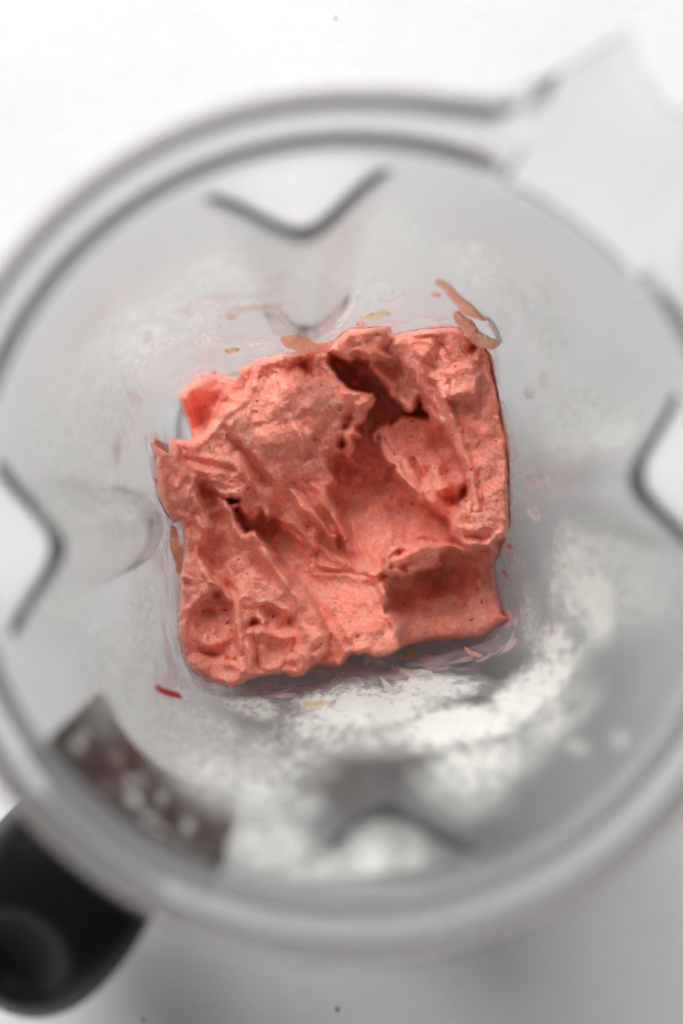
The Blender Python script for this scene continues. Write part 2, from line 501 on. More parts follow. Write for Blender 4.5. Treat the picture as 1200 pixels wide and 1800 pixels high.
# near piece on the rib at the top
sheet([(596,600),(615,577),(650,574),(686,575),(684,592),(678,606),(672,612),(684,622),(690,628),(680,634),(666,630),(652,632),(640,630),(625,622),(618,640),(610,632),(602,622)],
  [(620,600,40),(660,590,44),(650,620,34),(610,615,34),(675,600,36),(680,628,24)], lip=9, drop=14, edge=3)
ridge([(630,585),(640,610),(655,632)], 5, 7); pit(622,610,8,6,10); pit(663,590,9,6,6)

# left mass, first the low strip behind it
sheet([(418,662),(421,648),(445,635),(470,627),(480,660),(440,720),(400,720),(408,700),(424,690)], [(430,660,-16),(440,690,-18),(420,700,-24)], lip=8, drop=9)
LEFT = [(450,634),(470,627),(500,622),(540,618),(565,618),(577,622),(582,640),(592,656),(603,672),(616,684),(630,686),(645,688),(659,690),(661,700),(657,712),(650,718),(646,730),(640,748),(632,752),(636,766),(624,770),
 (627,786),(620,800),(623,812),(613,808),(604,803),(596,796),(588,797),(584,812),(580,824),(588,832),(592,845),(588,858),(578,862),(583,880),(590,898),(597,912),(606,930),(614,950),(625,973),(614,970),(603,955),(596,940),
 (592,946),(588,950),(578,944),(571,936),(562,930),(558,944),(553,958),(549,971),(544,968),(538,955),(528,944),(514,934),(500,921),(489,916),(482,908),(475,914),(471,918),(464,910),(458,901),(448,914),(436,914),(430,911),
 (424,905),(416,893),(410,895),(408,886),(418,880),(404,878),(395,880),(345,860),(330,835),(300,800),(300,772),(335,774),(350,768),(366,754),(380,736),(388,722),(397,712),(410,708),(424,700),(432,682)]
sheet(LEFT, [(480,650,0),(520,640,0),(560,650,2),(450,690,8),(500,700,18),(550,700,14),(600,700,4),(640,700,4),(420,740,16),(480,770,22),(540,760,10),(590,760,-12),(620,740,-20),
  (430,800,8),(480,830,-4),(540,820,-14),(400,760,14),(360,790,10),(320,800,4),(380,830,6),(420,860,2),(450,880,-22),(520,880,-32),(500,900,-36),(560,880,-28),(570,840,-24),(600,800,-32),
  (600,930,-38),(550,950,-42),(580,930,-34),(550,920,-44),(590,870,-34),(350,820,8),(470,905,-30),(440,905,-28),(390,800,14),(400,880,0)], lip=10, drop=15, edge=2.2)
# crease between the two lobes and the folds of the near one
ridge([(398,758),(418,785),(440,812),(462,842),(490,868)], 8, -15); ridge([(405,800),(425,830),(447,855)], 9, 6)
ridge([(300,800),(345,812),(395,822),(430,840)], 5, -5); ridge([(310,812),(350,826),(400,836)], 5, 4); ridge([(345,842),(375,842),(410,856)], 5, 4)
ridge([(332,800),(370,806),(405,812)], 4, 3); ridge([(500,660),(512,690),(530,715),(560,722)], 10, 6)
ridge([(484,655),(500,680),(520,700)], 8, 3); pit(532,642,17,11,26,5); pit(548,655,8,8,12); ridge([(557,628),(553,645),(558,665)], 6, 7); ridge([(512,672),(535,682),(556,672)], 7, 7)
ridge([(505,735),(525,760),(535,790),(540,812)], 7, 9); ridge([(545,735),(552,755)], 6, 9); ridge([(530,820),(545,790),(560,770)], 8, -6)
ridge([(600,700),(612,690),(640,697)], 6, 6); ridge([(622,728),(626,712),(645,704)], 5, 9, taper=0); ridge([(618,716),(612,740),(606,760)], 6, -9)
pit(598,777,5,8,34,-8); pit(556,769,4,4,16); pit(604,751,3,3,14); pit(597,716,3,5,12); ridge([(576,792),(592,800),(614,811)], 4, 10, taper=0)
ridge([(575,790),(580,820)], 5, -8); pit(540,848,5,4,10); pit(513,846,5,3,9)
# fins of the lower tongue
sheet([(505,858),(520,862),(535,875),(550,890),(562,905),(572,925),(592,944),(588,950),(578,944),(571,936),(556,922),(540,908),(528,900),(518,890),(514,880)],
  [(520,875,-8),(550,900,-8),(585,942,-16),(540,885,-8)], lip=7, drop=11)
sheet([(548,850),(575,858),(583,880),(597,912),(614,950),(625,973),(612,966),(600,945),(590,925),(575,905),(560,885)], [(560,870,-12),(590,915,-16),(615,960,-26)], lip=7, drop=10)
pit(488,900,16,8,12,30); pit(445,900,14,8,4); ridge([(560,930),(552,955),(548,970)], 5, 8, taper=0)
for (x, y, r, a) in [(430,898,12,8),(448,905,9,7),(468,906,9,8),(418,866,10,6),(440,850,12,5),(455,870,12,5),(596,850,8,5),(600,825,9,5),(420,836,10,5),(405,850,10,5)]:
    H += a * np.exp(-((WX - x) ** 2 + (WY - y) ** 2) / r ** 2)

# crest left of the channel, running down to the lower right lump
CREST = [(300,772),(345,850),(395,872),(409,886),(412,898),(416,912),(424,926),(433,937),(441,933),(451,936),(459,950),(466,958),(476,966),(484,976),(486,988),(497,999),(508,1008),(521,1020),(533,1034),(543,1050),(550,1064),
 (558,1074),(568,1084),(570,1096),(576,1110),(579,1128),(574,1142),(562,1156),(552,1170),(545,1178),(530,1190),(510,1192),(500,1185),(475,1187),(440,1195),(430,1203),(405,1210),(380,1203),(360,1197),(338,1180),(322,1158),(313,1120),(312,1080),
 (317,1040),(316,1010),(321,985),(323,950),(318,915),(304,918),(292,905),(280,880),(273,845),(272,800),(264,775),(270,770),(284,790),(298,800)]
sheet(CREST, [(400,890,6),(420,925,8),(445,945,12),(470,975,10),(500,1020,8),(530,1060,8),(550,1090,12),(555,1130,14),(400,930,-16),(420,970,-18),(440,990,-16),(460,1010,-8),(375,880,-24),(385,920,-22),
  (380,990,-34),(395,1030,-30),(380,960,-34),(350,880,2),(330,850,6),(300,820,14),(285,850,22),(340,950,-4),(335,1000,4),(430,1050,4),(480,1050,4),(430,1120,4),(425,1180,4),(330,1060,6),(330,1120,8),(350,1170,8),(400,1195,8),
  (375,1080,-13),(380,1110,-7),(370,1140,-9),(475,1080,-14),(470,1140,-12),(480,1170,-6),(520,1170,16),(505,1120,0),(410,880,4)], lip=9, drop=14, edge=2.2)
ridge([(438,945),(470,985),(505,1030),(545,1080)], 9, 8, warp=False); ridge([(412,905),(430,940),(455,985),(480,1020)], 7, -6); ridge([(430,960),(455,1000),(490,1040)], 6, -5)
ridge([(448,938),(462,950),(470,962)], 7, 8, taper=0); ridge([(500,1000),(530,1050),(550,1090)], 5, -3); ridge([(440,1010),(470,1030),(500,1050)], 8, 5)
for (x, y, r, a) in [(448,946,10,8),(470,1000,9,4),(420,990,9,4),(440,975,9,4)]:
    H += a * np.exp(-((WX - x) ** 2 + (WY - y) ** 2) / r ** 2)
pit(362,862,12,22,26,-12); pit(375,910,10,16,14,-10)
# pits of the lower left
pit(372,1082,30,34,7,10,3); pit(358,1078,10,14,4,20); ridge([(350,1120),(370,1135),(395,1125),(402,1105)], 8, 7); ridge([(344,1142),(370,1152),(392,1148)], 6, -9); ridge([(338,1165),(355,1160),(372,1178)], 9, 7)
ridge([(385,1165),(410,1168),(425,1180),(405,1198)], 8, 8); ridge([(425,1160),(432,1185)], 6, 5); ridge([(372,1115),(380,1100)], 6, 6)
ridge([(408,1045),(418,1080),(422,1120),(434,1165)], 8, 9, warp=False); ridge([(398,1060),(404,1100),(412,1150)], 5, -5)
pit(398,1158,4,3,10); pit(411,1161,3,4,12)
# second pit with its cross fold
pit(478,1078,34,22,8,10,3); pit(512,1092,9,15,18,15); pit(500,1103,16,8,14,0); pit(445,1098,8,6,22)
sheet([(443,1108),(460,1106),(480,1112),(500,1118),(512,1114),(522,1110),(520,1130),(512,1160),(490,1182),(460,1184),(452,1172),(448,1150),(452,1136),(444,1124)],
  [(460,1112,2),(490,1120,0),(515,1116,0),(480,1140,-8),(460,1160,-10),(490,1170,-4)], lip=7, drop=8)
ridge([(445,1108),(475,1112),(500,1121),(520,1115)], 5, 9, warp=False); pit(462,1128,14,5,9,20)
sheet([(431,1118),(440,1128),(446,1138),(451,1148),(447,1160),(447,1172),(452,1184),(440,1190),(428,1160),(426,1130)], [(440,1140,6),(440,1175,6)], lip=6, drop=9)
pit(453,1158,5,10,9)
ridge([(448,1062),(470,1058),(495,1068),(510,1078)], 6, 8); ridge([(455,1080),(462,1092),(458,1100)], 8, 7)
sheet([(528,1100),(534,1094),(548,1100),(562,1104),(576,1112),(578,1130),(570,1146),(560,1158),(550,1160),(540,1170),(535,1186),(520,1192),(508,1190),(500,1182),(505,1172),(512,1170),(504,1160),(508,1152),(520,1150),(527,1138),(533,1130),(530,1116)],
  [(540,1110,18),(555,1130,22),(530,1150,26),(515,1160,24),(520,1180,18),(540,1140,26)], lip=9, drop=16, edge=3)
for (x, y, r, a) in [(511,1158,8,6),(524,1152,7,6),(530,1176,9,7),(545,1118,9,6),(562,1120,10,5),(514,1182,7,6)]:
    H += a * np.exp(-((WX - x) ** 2 + (WY - y) ** 2) / r ** 2)
ridge([(545,1152),(552,1142),(562,1134)], 5, -7)
# strip along the left wall and its tongue
sheet([(262,772),(270,770),(284,790),(300,768),(306,775),(318,800),(338,828),(348,832),(350,842),(344,848),(340,862),(350,880),(358,890),(362,902),(370,912),(376,928),(372,934),(362,936),(360,950),(353,962),(352,975),(360,988),(372,1000),(376,1012),(388,1022),
   (396,1034),(406,1054),(403,1058),(394,1052),(384,1042),(376,1040),(370,1046),(358,1052),(350,1062),(340,1075),(332,1110),(325,1150),(313,1120),(312,1080),(317,1040),(316,1010),(321,985),(323,950),(318,915),(304,918),(292,905),(280,880),(273,845),(272,800)],
  [(285,850,30),(310,830,22),(335,850,14),(330,900,8),(350,920,4),(345,980,4),(360,1020,10),(390,1035,16),(330,1040,8),(325,1080,8),(300,880,22),(270,800,34),(340,950,0),(295,795,26),(402,1054,10)], lip=8, drop=12, edge=2.6)
ridge([(339,838),(344,870),(358,905)], 5, 7); pit(332,925,11,9,12); pit(335,970,9,12,8); pit(345,905,5,5,8); ridge([(345,910),(354,925),(356,935)], 4, 9)
ridge([(300,800),(318,840),(325,870)], 7, 6); ridge([(285,830),(292,870),(298,900)], 4, 6, warp=False); pit(300,850,9,18,7); pit(325,858,7,14,8)
ridge([(366,1022),(385,1026),(402,1050)], 5, 8, taper=0); pit(326,1026,9,7,9); ridge([(318,1018),(328,1014),(338,1022)], 3, 6)

# crest across the right side between the bowl and the deep hollow
sheet([(684,950),(690,957),(694,948),(712,952),(735,952),(760,957),(780,954),(800,956),(815,962),(830,972),(812,974),(798,966),(788,964),(778,970),(772,980),(771,993),(762,996),(752,1002),(742,1004),(728,1007),(718,1012),(708,1016),(700,1013),(686,1012),
    (672,1010),(664,1016),(655,1016),(646,1010),(658,1006),(668,1000),(672,990),(671,978),(678,966)],
  [(690,970,-4),(680,990,-4),(710,975,2),(740,980,0),(765,970,-6),(800,960,-20),(660,1010,-20),(710,1008,-4),(760,995,-12)], lip=7, drop=11)
ridge([(694,988),(715,978),(745,966),(775,960)], 6, 8, taper=0.1); pit(700,969,6,5,14); pit(712,997,13,4,14,-12); pit(690,1000,4,3,12); ridge([(700,1008),(715,1012),(735,1003)], 5, 6)
for (x, y, r, a) in [(720,998,5,8),(697,985,6,6),(683,952,4,6),(768,993,4,9),(735,995,7,5)]:
    H += a * np.exp(-((WX - x) ** 2 + (WY - y) ** 2) / r ** 2)
# column below its left end and the dark hollow's own relief
ridge([(672,1018),(670,1040),(678,1058)], 8, 10)
ridge([(815,1000),(822,1040),(815,1070)], 6, 5, warp=False); pit(760,1010,42,22,26,-5); pit(700,1040,24,30,12,20); ridge([(745,1055),(790,1048),(820,1065)], 14, 8)

# fine relief: icy grain, pores and crumbs
H = np.where(H < 0, H * 2.05, H * 1.5)
rx = X * math.cos(0.9) + Y * math.sin(0.9); ry = -X * math.sin(0.9) + Y * math.cos(0.9)
rough = 0.55 + 0.45 * smooth01((fbm(X, Y, 70, 2, 52) + 0.25) / 0.5)
rough = rough * (1 - 0.4 * smooth01((-H - 60) / 30))
H += 7.0 * fbm(X, Y, 36, 2, 61) * rough
sw = smooth01((fbm(X, Y, 80, 2, 131) + 0.35) / 0.5) * (0.35 + 0.65 * rough)
def strokes(ang, seed):
    lx = X * math.cos(ang) + Y * math.sin(ang); ly = -X * math.sin(ang) + Y * math.cos(ang)
    return fbm(lx * 0.22, ly, 13, 2, seed)
mixr = smooth01((X - 640) / 160)
H += 3.6 * (strokes(0.95, 135) * (1 - mixr) + strokes(1.45, 139) * mixr) * sw
H += 0.9 * fbm(rx * 0.6, ry * 1.4, 12, 2, 71) * rough
H += 2.4 * np.abs(fbm(X, Y, 19, 1, 81)) * rough
H += 1.2 * np.abs(fbm(X, Y, 8, 2, 87)) * rough
H += 1.2 * fbm(X, Y, 5.2, 3, 91) * rough
rs = np.random.RandomState(3)
def dabs(n, rlo, rhi, alo, ahi):
    global H
    for _ in range(n):
        x, y = rs.uniform(300, 890), rs.uniform(600, 1190)
        r, a = rs.uniform(rlo, rhi), rs.uniform(alo, ahi)
        i0, i1 = int(max(0, (x - 3 * r - GX0) / STEP)), int((x + 3 * r - GX0) / STEP)
        j0, j1 = int(max(0, (y - 3 * r - GY0) / STEP)), int((y + 3 * r - GY0) / STEP)
        sx, sy = WX[j0:j1, i0:i1], WY[j0:j1, i0:i1]
        H[j0:j1, i0:i1] += a * np.exp(-((sx - x) ** 2 + (sy - y) ** 2) / r ** 2)
dabs(420, 5, 11, 1.5, 4.2)
dabs(2200, 2.2, 4.6, 0.8, 2.4)
dabs(40, 1.4, 2.4, -6, -2.5)
dabs(160, 1.5, 3, 1.0, 2.6)

def blur(A, s):
    k = np.exp(-0.5 * (np.arange(-7, 8) / s) ** 2); k /= k.sum()
    for ax in (0, 1):
        A = np.apply_along_axis(lambda v: np.convolve(np.pad(v, 7, mode='edge'), k, mode='valid'), ax, A)
    return A
H = blur(H, 1.55)
dabs(1500, 2.0, 4.2, 0.7, 2.0)
dabs(120, 4.5, 9, 1.5, 4.0)
H = blur(H, 0.8)
H += (1.8 * fbm(X, Y, 11, 1, 97) + 1.2 * fbm(X, Y, 5.0, 2, 95)) * (0.6 + 0.4 * rough)
outer = poly_sd(OUTLINE, SX, SY)
# keep every edge above the spot where the sight line meets the plastic
ring = (outer > -4) & (outer < 30)
WH = np.full(X.shape, -1e9)
WH[ring] = (wall_hit(X[ring], Y[ring]) - ZS) / U
H = np.where(ring, np.maximum(H, np.maximum(WH, -190) + 1.5 - np.clip(outer, 0, 30) * 2.0), H)
mask = outer > -1.0
# grid -> mesh, with a skirt that falls to the jar floor
Z = ZS + H * U
edge_w = np.clip(1 - outer / 4.0, 0, 1)
Z = Z - np.where(mask, edge_w ** 2 * 1.2 * U, 0)
vid = -np.ones(X.shape, int)
vid[mask] = np.arange(mask.sum())
wx, wy = at(X[mask], Y[mask], Z[mask])
verts = np.stack([wx, wy, Z[mask]], 1)
q = mask[:-1, :-1] & mask[1:, :-1] & mask[1:, 1:] & mask[:-1, 1:]
F = np.stack([vid[:-1, :-1][q], vid[1:, :-1][q], vid[1:, 1:][q], vid[:-1, 1:][q]], 1)
# boundary edges
from collections import Counter
E = np.concatenate([F[:, [0, 1]], F[:, [1, 2]], F[:, [2, 3]], F[:, [3, 0]]])
key = np.sort(E, 1); kk = key[:, 0].astype(np.int64) * len(verts) + key[:, 1]
u_, inv, cnt = np.unique(kk, return_inverse=True, return_counts=True)
B = E[cnt[inv] == 1]
bv = np.unique(B); remap = {}
n0 = len(verts)
skirt = []
levels = [0.004, 0.012, 0.022, 0.034]
for L, dz in enumerate(levels):
    zz = np.maximum(verts[bv, 2] - dz, 0.0125)
    cx, cyy = AX, AY
    sc = 1 - 0.012 - 0.9 * dz
    # straight down the sight line, pressed against the plastic
    k = (ZC - zz) / (ZC - verts[bv, 2])
    xx = verts[bv, 0] * k - AX; yy = verts[bv, 1] * k - AY
    rad = np.hypot(xx, yy); lim = wall_r(np.arctan2(yy, xx), zz) - 0.0006
    g_ = np.minimum(1.0, lim / rad)
    xx = AX + xx * g_; yy = AY + yy * g_
    skirt.append(np.stack([xx, yy, zz], 1))
pos = {v: i for i, v in enumerate(bv)}
allv = np.concatenate([verts] + skirt)
nb = len(bv)
SF = []
for a, b in B:
    ia, ib = pos[a], pos[b]
    pa, pb = a, b
    for L in range(len(levels)):
        na, nb2 = n0 + L * nb + ia, n0 + L * nb + ib
        SF.append((pb, pa, na, nb2))
        pa, pb = na, nb2
allf = np.concatenate([F, np.array(SF)])

def sorbet_material(name="strawberry_sorbet", thin=False):
    m, nt, out = new_mat(name)
    p = node(nt, "ShaderNodeBsdfPrincipled", Roughness=0.33)
    tc = node(nt, "ShaderNodeTexCoord")
    big = node(nt, "ShaderNodeTexNoise", Scale=70, Detail=4, Roughness=0.6)
    mid = node(nt, "ShaderNodeTexNoise", Scale=420, Detail=5, Roughness=0.7)
    fine = node(nt, "ShaderNodeTexNoise", Scale=2600, Detail=3, Roughness=0.6)
    fl = node(nt, "ShaderNodeTexNoise", Scale=620, Detail=2, Roughness=0.5)
    vr = node(nt, "ShaderNodeTexVoronoi", Scale=900)
    for n_ in (big, mid, fine, fl, vr):
        nt.links.new(tc.outputs["Object"], n_.inputs["Vector"])
    c = ramp(nt, [(0.30, (0.88, 0.265, 0.185)), (0.5, (0.925, 0.35, 0.26)), (0.72, (0.95, 0.47, 0.375))] if not thin else [(0.3, (0.97, 0.66, 0.54)), (0.5, (0.97, 0.74, 0.63)), (0.72, (0.98, 0.82, 0.74))])
    nt.links.new(mid.outputs[0], c.inputs[0])
    c2 = ramp(nt, [(0.35, (1.0, 0.86, 0.84)), (0.65, (1, 1, 1))])
    nt.links.new(big.outputs[0], c2.inputs[0])
    mx = node(nt, "ShaderNodeMix", data_type='RGBA', blend_type='MULTIPLY'); mx.inputs[0].default_value = 0.9
    nt.links.new(c.outputs[0], mx.inputs[6]); nt.links.new(c2.outputs[0], mx.inputs[7])
    gr = node(nt, "ShaderNodeTexNoise", Scale=1500, Detail=2, Roughness=0.6)
    nt.links.new(tc.outputs["Object"], gr.inputs["Vector"])
    cg = ramp(nt, [(0.32, (0.90, 0.74, 0.70)), (0.5, (1, 1, 1)), (0.68, (1.05, 1.25, 1.32))])
    nt.links.new(gr.outputs[0], cg.inputs[0])
    mg = node(nt, "ShaderNodeMix", data_type='RGBA', blend_type='MULTIPLY'); mg.inputs[0].default_value = 0.9
    nt.links.new(mx.outputs[2], mg.inputs[6]); nt.links.new(cg.outputs[0], mg.inputs[7])
    mx = mg
    # pulp: faint deep red stains
    c3 = ramp(nt, [(0.70, (0, 0, 0)), (0.80, (1, 1, 1))])
    nt.links.new(fl.outputs[0], c3.inputs[0])
    mx2 = node(nt, "ShaderNodeMix", data_type='RGBA')
    mx2.inputs[7].default_value = (0.62, 0.07, 0.05, 1)
    mu = node(nt, "ShaderNodeMath", operation='MULTIPLY'); mu.inputs[1].default_value = 0.65
    nt.links.new(c3.outputs[0], mu.inputs[0]); nt.links.new(mu.outputs[0], mx2.inputs[0])
    nt.links.new(mx.outputs[2], mx2.inputs[6])
    nt.links.new(mx2.outputs[2], p.inputs["Base Color"])
    p.inputs["Subsurface Weight"].default_value = 0.6
    p.inputs["Subsurface Radius"].default_value = (1.0, 0.28, 0.16)
    p.inputs["Subsurface Scale"].default_value = 0.0023
    p.inputs["Specular IOR Level"].default_value = 0.42
    ad = node(nt, "ShaderNodeMath", operation='ADD')
    nt.links.new(mid.outputs[0], ad.inputs[0]); nt.links.new(fine.outputs[0], ad.inputs[1])
    b = node(nt, "ShaderNodeBump", Strength=0.6, Distance=0.00045)
    nt.links.new(ad.outputs[0], b.inputs["Height"]); nt.links.new(b.outputs[0], p.inputs["Normal"])
    if thin:
        tl = node(nt, "ShaderNodeBsdfTranslucent"); nt.links.new(mx2.outputs[2], tl.inputs[0])
        ms = node(nt, "ShaderNodeMixShader"); ms.inputs[0].default_value = 0.68
        nt.links.new(p.outputs[0], ms.inputs[1]); nt.links.new(tl.outputs[0], ms.inputs[2])
        nt.links.new(ms.outputs[0], out.inputs[0])
    else:
        nt.links.new(p.outputs[0], out.inputs[0])
    return m
M_sorbet = sorbet_material()
sorbet = bpy.data.objects.new("strawberry_sorbet", None)
scene.collection.objects.link(sorbet)
sorbet.location = (AX, AY, 0.0125)
tag(sorbet, "thick pink strawberry sorbet churned into folds at the bottom of the clear jar", "sorbet")
allv = allv - np.array([AX, AY, 0.0125])
mass = mesh_obj("sorbet_mass", allv, allf, M_sorbet, sorbet)

# ------------------------------------------------------------------ seeds and fruit flecks in the sorbet
def simple_mat(name, col, rough=0.4, sss=0.0, thin=False):
    m, nt, out = new_mat(name)
    p = node(nt, "ShaderNodeBsdfPrincipled", Roughness=rough)
    tc = node(nt, "ShaderNodeTexCoord")
    n = node(nt, "ShaderNodeTexNoise", Scale=900, Detail=3)
    nt.links.new(tc.outputs["Object"], n.inputs["Vector"])
    c = ramp(nt, [(0.3, tuple(v * 0.8 for v in col)), (0.7, tuple(min(1, v * 1.15) for v in col))])
    nt.links.new(n.outputs[0], c.inputs[0]); nt.links.new(c.outputs[0], p.inputs["Base Color"])
    p.inputs["Subsurface Weight"].default_value = sss
    p.inputs["Subsurface Scale"].default_value = 0.002
    if thin:
        tl = node(nt, "ShaderNodeBsdfTranslucent"); nt.links.new(c.outputs[0], tl.inputs[0])
        ms = node(nt, "ShaderNodeMixShader"); ms.inputs[0].default_value = 0.75
        nt.links.new(p.outputs[0], ms.inputs[1]); nt.links.new(tl.outputs[0], ms.inputs[2])
        nt.links.new(ms.outputs[0], out.inputs[0])
    else:
        nt.links.new(p.outputs[0], out.inputs[0])
    return m
M_olive = simple_mat("seed_olive", (0.42, 0.27, 0.04))
M_orange = simple_mat("seed_orange", (0.50, 0.13, 0.02))
M_dark = simple_mat("seed_dark", (0.12, 0.02, 0.012))
M_red = simple_mat("fruit_red", (0.62, 0.045, 0.05))

import bmesh
def blob_mesh(name, sx, sy, sz, mat, sub=1):
    bm = bmesh.new()
    bmesh.ops.create_icosphere(bm, subdivisions=sub, radius=1.0)
    for v in bm.verts:
        v.co.x *= sx * (1 + 0.12 * math.sin(5 * v.co.y)); v.co.y *= sy; v.co.z *= sz
        if v.co.x > 0: v.co.y *= 1 - 0.35 * v.co.x / sx
    me = bpy.data.meshes.new(name)
    bm.to_mesh(me); bm.free()
    me.shade_smooth(); me.materials.append(mat)
    return me
def surf_z(px, py):
    j = int(np.clip(round((px - GX0) / STEP), 0, X.shape[1] - 1)); i = int(np.clip(round((py - GY0) / STEP), 0, X.shape[0] - 1))
    return Z[i, j]
seeds = {'o': (M_olive, [(368,786),(692,727),(740,773),(787,848),(835,851),(856,894),(811,616),(420,983),(607,994),(537,967),(496,844),(531,841),(613,832),(348,1098),(331,1116),(407,1108),(382,1119),(615,1093),(380,713),(551,661),(301,951)]),
         'a': (M_orange, [(722,767),(795,765),(589,1060),(353,952),(435,1008),(419,862),(636,855)]),
         'd': (M_dark, [(452,705),(602,879),(622,898),(835,611),(863,635),(355,661),(380,697),(663,589),(620,610),(357,1074),(564,1132),(587,1081),(754,1047),(738,1020),(864,995),(391,661),(775,833),(684,1096),(605,751),(720,1037),(710,1063),(746,1113)])}
seed_meshes = {}
for kcode, (mt, pts) in seeds.items():
    seed_meshes[kcode] = blob_mesh("strawberry_seed", 0.00050, 0.00034, 0.00026, mt)
    for (px, py) in pts:
        z = surf_z(px, py)
        x, y = at(px, py, z)
        o = bpy.data.objects.new("strawberry_seed", seed_meshes[kcode])
        scene.collection.objects.link(o)
        o.parent = sorbet
        o.location = (x - AX, y - AY, z - 0.0125 + 0.00010)
        o.rotation_euler = (random.uniform(-.4, .4), random.uniform(-.4, .4), random.uniform(0, 6.28))
        s = random.uniform(0.85, 1.25) * (0.62 if kcode == 'd' else 0.9)
        o.scale = (s, s, s)
fl_mesh = blob_mesh("fruit_fleck", 0.00056, 0.00026, 0.00016, M_red)
for (px, py) in [(768,592),(800,644),(547,988),(479,1084),(462,1065),(628,1118),(850,922),(828,1089),(846,1058),(377,655),(360,714),(455,661),(400,1094),(693,797),(661,743),(677,773),(820,881),(828,824),(723,887),(700,902),(671,910),
                 (688,874),(621,867),(765,792),(723,741),(870,775),(765,670),(395,1072),(840,1036),(565,677),(609,951),(595,962),(540,925),(343,719),(398,765),(406,846),(362,852),(437,857),(276,845)]:
    z = surf_z(px, py); x, y = at(px, py, z)
    o = bpy.data.objects.new("fruit_fleck", fl_mesh)
    scene.collection.objects.link(o); o.parent = sorbet
    o.location = (x - AX, y - AY, z - 0.0125 + 0.00008)
    o.rotation_euler = (random.uniform(-.4, .4), random.uniform(-.4, .4), random.uniform(0, 6.28))
    s = random.uniform(0.8, 1.6); o.scale = (s, s, s)
# the countless tiny ones, one mesh
bmv, bmf = [], []
ico = bmesh.new(); bmesh.ops.create_icosphere(ico, subdivisions=1, radius=1.0)
iv = np.array([v.co[:] for v in ico.verts]); ifc = np.array([[v.index for v in f_.verts] for f_ in ico.faces]); ico.free()
rr = np.random.RandomState(11)
cnt_ = 0
while cnt_ < 220:
    px, py = rr.uniform(300, 890), rr.uniform(590, 1195)
    i, j = int((py - GY0) / STEP), int((px - GX0) / STEP)
    if not mask[i, j] or outer[i, j] < 8: continue
    z = Z[i, j]; x, y = at(px, py, z)
    s = rr.uniform(0.00007, 0.00019); a = rr.uniform(0, 6.28)
    L = iv * np.array([s * rr.uniform(1, 2.2), s, s * 0.6])
    L = np.stack([L[:, 0] * math.cos(a) - L[:, 1] * math.sin(a), L[:, 0] * math.sin(a) + L[:, 1] * math.cos(a), L[:, 2]], 1)
    bmf.append(ifc + cnt_ * len(iv)); bmv.append(L + np.array([x - AX, y - AY, z - 0.0125]))
    cnt_ += 1
tiny = mesh_obj("fruit_speckles", np.concatenate(bmv), np.concatenate(bmf), M_red, sorbet)
tiny["kind"] = "stuff"

# ------------------------------------------------------------------ sorbet flung onto the jar wall
M_smear = sorbet_material("sorbet_smear", True)
M_peach = simple_mat("peach_pulp", (0.97, 0.80, 0.66), 0.5, 0.0, True)
M_pale = simple_mat("pale_pulp", (0.97, 0.86, 0.83), 0.5, 0.0, True)
M_redpulp = simple_mat("red_pulp", (0.88, 0.22, 0.20), 0.4, 0.0, True)
def sd_pts(pts, px, py):
    return poly_sd(pts, px, py)
def smear(pts, thick, mat, label, seed=1, step=1.6, lift=0.0):
    pts = np.array(pts, float)
    x0, y0 = pts.min(0) - 3; x1, y1 = pts.max(0) + 3
    step = max(step, 0.8)
    gx_, gy_ = np.meshgrid(np.arange(x0, x1, step), np.arange(y0, y1, step))
    qx = gx_ + 1.3 * fbm(gx_, gy_, 9, 2, 300 + seed); qy = gy_ + 1.3 * fbm(gx_, gy_, 9, 2, 340 + seed)
    d = sd_pts(pts, qx, qy)
    m_ = d > -0.5
    if m_.sum() < 6: return None
    r_ = max(4.0, d.max())
    prof = np.sqrt(np.clip(1 - (1 - np.clip(d / r_, 0, 1)) ** 2, 0, 1))
    th = thick * prof * (1 + 0.35 * fbm(gx_, gy_, 12, 2, 370 + seed)) + thick * 0.12 * fbm(gx_, gy_, 5, 2, 380 + seed) * prof
    zc = wall_hit(gx_[m_], gy_[m_])
    X3, Y3 = at(gx_[m_], gy_[m_], zc)
    ang = np.arctan2(Y3 - AY, X3 - AX)
    def shell(off):
        return np.stack([X3 - np.cos(ang) * off, Y3 - np.sin(ang) * off, zc + 0.35 * off], 1)
    top = shell(th[m_] + 0.00015 + lift); bot = shell(np.full(m_.sum(), 0.00008 + lift))
    n_ = m_.sum(); idm = -np.ones(m_.shape, int); idm[m_] = np.arange(n_)
    q_ = m_[:-1, :-1] & m_[1:, :-1] & m_[1:, 1:] & m_[:-1, 1:]
    if q_.sum() < 3: return None
    Fq = np.stack([idm[:-1, :-1][q_], idm[1:, :-1][q_], idm[1:, 1:][q_], idm[:-1, 1:][q_]], 1)
    E_ = np.concatenate([Fq[:, [0, 1]], Fq[:, [1, 2]], Fq[:, [2, 3]], Fq[:, [3, 0]]])
    kk_ = np.sort(E_, 1); kk_ = kk_[:, 0] * 100000 + kk_[:, 1]
    _, iv_, c_ = np.unique(kk_, return_inverse=True, return_counts=True)
    B_ = E_[c_[iv_] == 1]
    side = np.stack([B_[:, 1], B_[:, 0], B_[:, 0] + n_, B_[:, 1] + n_], 1)
    allf_ = np.concatenate([Fq, Fq[:, ::-1] + n_, side])
    vv_ = np.concatenate([top, bot])
    c0 = vv_.mean(0)
    o = mesh_obj("sorbet_smear", vv_ - c0, allf_, mat)
    o.location = c0
    tag(o, label, "smear", "bits of sorbet stuck to the jar wall")
    return o
